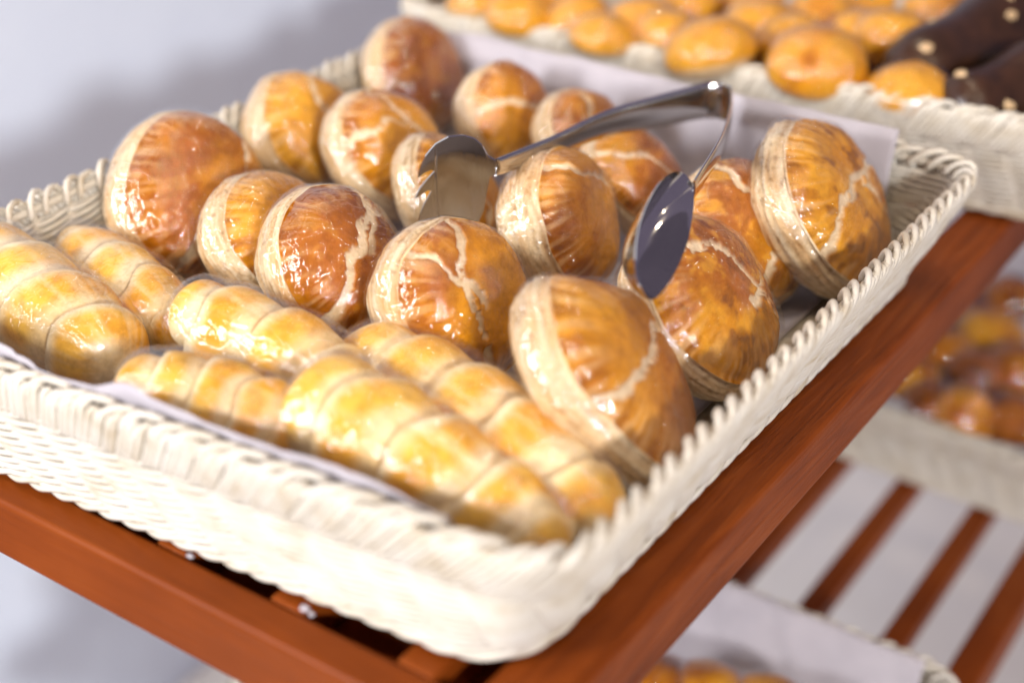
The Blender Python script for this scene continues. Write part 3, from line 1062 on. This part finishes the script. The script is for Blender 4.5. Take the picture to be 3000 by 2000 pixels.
def small_bun(label, p, R, tone, seed, group, wrap=True, squash=0.75):
    r = np.random.default_rng(seed)
    nu, nv = 40, 26
    ph = np.linspace(-math.pi / 2, math.pi / 2, nv)
    th = np.arange(nu) / nu * 2 * math.pi
    TH, PH = np.meshgrid(th, ph)
    S = np.stack([np.cos(PH) * np.cos(TH), np.cos(PH) * np.sin(TH), np.sin(PH) * squash], -1)
    S[..., 2] = np.where(S[..., 2] < 0, S[..., 2] * 0.75, S[..., 2])
    P = S * (1 + 0.14 * (fbm(S * 1.6 + seed, seed, 2) - 0.5))[..., None]
    bake = fbm(S * 1.8 + 7 + seed, seed + 3, 3) + tone - 0.5
    c = {k: np.array(v) for k, v in PAL.items()}
    col = mixc(c['yellow'], c['gold'], sstep(0.3, 0.55, bake))
    col = mixc(col, c['amber'], sstep(0.5, 0.75, bake))
    col = mixc(col, c['dark'], sstep(0.8, 1.1, bake))
    col = mixc(col, c['pale'], 1 - sstep(-0.35, -0.12, S[..., 2]))
    root = thing('round_bun', label, 'bun', tuple(p), group)
    root.rotation_euler = (r.uniform(-.35, .35), r.uniform(-.35, .35), r.uniform(0, 6))
    obj('crust', mesh_from('crust', (P * R).reshape(-1, 3), grid_faces(nu, nv, True), colors=col.reshape(-1, 3)), M_CRUST, root)
    if wrap:
        Fm = S * (1.05 + 0.05 * (vnoise(S * 4 + seed, seed + 9)))[..., None] * R
        fuv = np.stack([TH, PH, np.full_like(TH, seed * 1.1)], -1)
        obj('plastic_wrap', mesh_from('plastic_wrap', Fm.reshape(-1, 3), grid_faces(nu, nv, True), uv=fuv.reshape(-1, 3)), M_FILM, root)
    return root


GB = 'small yellow buns in the basket behind'
BACK = [(1517, 48, 85, .45), (1640, 12, 90, .5), (1763, 112, 82, .25), (1878, 84, 98, .55), (2008, 30, 84, .4), (2081, 158, 118, .45), (2196, 10, 88, .6), (2232, 88, 102, .3),
        (2413, 60, 95, .6), (2391, 196, 128, .6), (2612, 126, 112, .25), (2529, 8, 84, .5), (2746, 38, 88, .55), (2668, 290, 120, .4), (1400, 18, 80, .4), (1690, 60, 84, .4), (1970, 112, 90, .3), (2310, 128, 95, .35), (2500, 112, 90, .5)]
WHERE = ['leftmost but one along the top edge', 'at the top edge above the white paper', 'brightest, front row just over the paper', 'orange one right of the bright yellow bun',
         'at the top edge with a warm glint', 'in the front row where the paper ends', 'brown one at the top edge in the middle', 'bright, behind the front row in the middle',
         'brown one behind the large orange bun', 'largest orange one in the front row', 'pale yellow one left of the chocolate loaf', 'at the top edge, right of the middle', 'orange, touching the upper chocolate loaf',
         'low at the wicker rim, furthest right', 'leftmost of all, half cut by the top edge', 'tucked between the two at the paper corner', 'between the orange one and the paper end', 'just above the largest orange one', 'second from the pale one, above it']
for i, ((px, py, rp, tone), wh) in enumerate(zip(BACK, WHERE)):
    rp = rp * 1.16
    p = ray_to(px, py, 0.084 if i != 13 else 0.070)
    small_bun('small yellow bun in basket behind, ' + wh, p, rp * depth(p) / FPX, tone - 0.20, 200 + i, GB)
# the layer that carries them, hardly seen
for i in range(14):
    x, y = -0.46 + 0.078 * (i % 7), 0.645 + 0.085 * (i // 7)
    if x > -0.05:
        continue
    small_bun('small yellow bun of the layer beneath, hardly seen behind the wicker rim', (x, y, 0.040), 0.036, .5, 300 + i, GB, wrap=False)


def loaf(label, a, b, za, zb, r, seed):
    A, B = ray_to(*a, za), ray_to(*b, zb)
    L = np.linalg.norm(B - A)
    nu, nv = 40, 40
    th = np.arange(nu) / nu * 2 * math.pi
    u = np.linspace(0, 1, nv)
    TH, U = np.meshgrid(th, u)
    env = np.sqrt(np.clip(1 - ((U - .5) / .5) ** 4, 0, 1)) * (0.9 + 0.1 * np.cos(U * 9))
    env = np.maximum(env, 0.004)
    rr = r * env * (1 + .12 * (fbm(np.stack([np.cos(TH) * 1.4, np.sin(TH) * 1.4, U * 4], -1), seed, 3) - .5))
    root = thing('chocolate_loaf', label, 'loaf', (0, 0, 0), 'chocolate loaves in the basket behind')
    Mx = Matrix.Translation(Vector(A)) @ rot_to((B - A) / L, 0.3)
    root.matrix_world = Mx
    P = np.stack([rr * np.cos(TH), rr * np.sin(TH), U * L], -1)
    obj('glazed_body', mesh_from('glazed_body', P.reshape(-1, 3), grid_faces(nu, nv, True)), M_CHOC, root)
    r_ = random.Random(seed)
    inv = Mx.inverted()
    toc = inv.to_3x3() @ Vector(-RC[2] + np.array([0, 0, .5]))
    a0 = math.atan2(toc.y, toc.x)
    for k in range(5):
        t = 0.08 + 0.84 * (k + r_.uniform(-.3, .5)) / 4.6
        t = min(max(t, .06), .94)
        an = a0 + r_.uniform(-1.0, 1.0)
        rad = r * float(np.interp(t, u, env[:, 0]))
        c = np.array([rad * math.cos(an), rad * math.sin(an), t * L])
        w = r_.uniform(.0035, .0065)
        V = np.array([(math.cos(q) * w * r_.uniform(.7, 1.2), math.sin(q) * w * .75 * r_.uniform(.7, 1.2), 0) for q in np.linspace(0, 2 * math.pi, 7)[:-1]])
        V = np.concatenate([V + [0, 0, -.001], V * .75 + [0, 0, .0022]])
        F = [tuple(range(5, -1, -1)), tuple(range(6, 12))] + [(i, (i + 1) % 6, 6 + (i + 1) % 6, 6 + i) for i in range(6)]
        nf = obj('nut_flake', mesh_from('nut_flake', V, F, smooth=False), M_NUT, root)
        nf.matrix_local = Matrix.Translation(Vector(c)) @ rot_to((math.cos(an), math.sin(an), 0), r_.uniform(0, 6))
    return root


loaf('dark chocolate loaf with nut flakes running up to the top right corner', (2620, 250), (3080, 10), .076, .096, .038, 401)
loaf('dark chocolate loaf with nut flakes low at the right edge, above the wicker rim', (2760, 345), (3150, 215), .068, .078, .034, 402)

LOW = [(2660, 1120, 92, .62, 'mustard brown bun beside the shelf rail'), (2770, 1040, 100, .85, 'dark brown bun in the middle of the heap'), (2900, 985, 105, .5, 'yellow bun at the right, upper one'),
       (2985, 1090, 105, .7, 'amber bun at the right edge of the picture'), (2830, 1215, 100, .55, 'orange bun in front by the paper edge'), (2960, 1230, 90, .8, 'brown bun in front at the right edge'),
       (2720, 1185, 85, .9, 'darkest bun in the front row'), (2860, 1100, 92, .95, 'very dark bun behind the orange one'), (2810, 920, 90, .95, 'very dark bun at the far back'), (2950, 880, 90, .9, 'dark bun glinting white at the far back'), (2700, 1010, 85, .8, 'brown bun half hidden by the rail')]
for i, (px, py, rp, tone, wh) in enumerate(LOW):
    p = ray_to(px, py, ZL + 0.078)
    small_bun(wh + ', in the far lower basket', p, rp * depth(p) / FPX, tone, 500 + i, 'buns in the far lower basket')
for i, (px, py, tone) in enumerate([(1935, 2030, .7), (2080, 2050, .6), (1800, 2080, .7), (2230, 2090, .55)]):
    p = ray_to(px, py, ZL + 0.052)
    small_bun(['brown bun just showing at the bottom edge, in the near lower basket', 'bun left of the liner corner in the near lower basket',
               'bun under the rail end in the near lower basket', 'bun at the right side of the near lower basket'][i], p, 0.037, tone, 600 + i, 'buns in the near lower basket')

# small dried glue beads left on the rail where slats meet it
for i, (px, py, r_, lab) in enumerate([(438, 1278, .0016, 'clear dried glue bead on the front rail, left of the middle slat gap'), (700, 1398, .0019, 'clear dried glue bead on the front rail under the basket centre'),
                                       (716, 1412, .0013, 'tiny dried glue bead just right of a larger one on the rail')]):
    p = at(px, py, 0.0)
    q = np.random.default_rng(90 + i)
    nu, nv = 12, 8
    TH, PH = np.meshgrid(np.arange(nu) / nu * 2 * math.pi, np.linspace(-1.2, 1.57, nv))
    S = np.stack([np.cos(PH) * np.cos(TH) * 1.3, np.cos(PH) * np.sin(TH), np.sin(PH) * 0.7], -1) * (0.75 + 0.5 * q.random((nv, nu)))[..., None] * r_
    o = obj('glue_bead', mesh_from('glue_bead', S.reshape(-1, 3), grid_faces(nu, nv, True)), M_PAPER)
    o.location = (p[0], max(p[1], -0.0145), 0.0006)
    tag(o, lab, 'glue bead', 'dried glue beads on the rail')
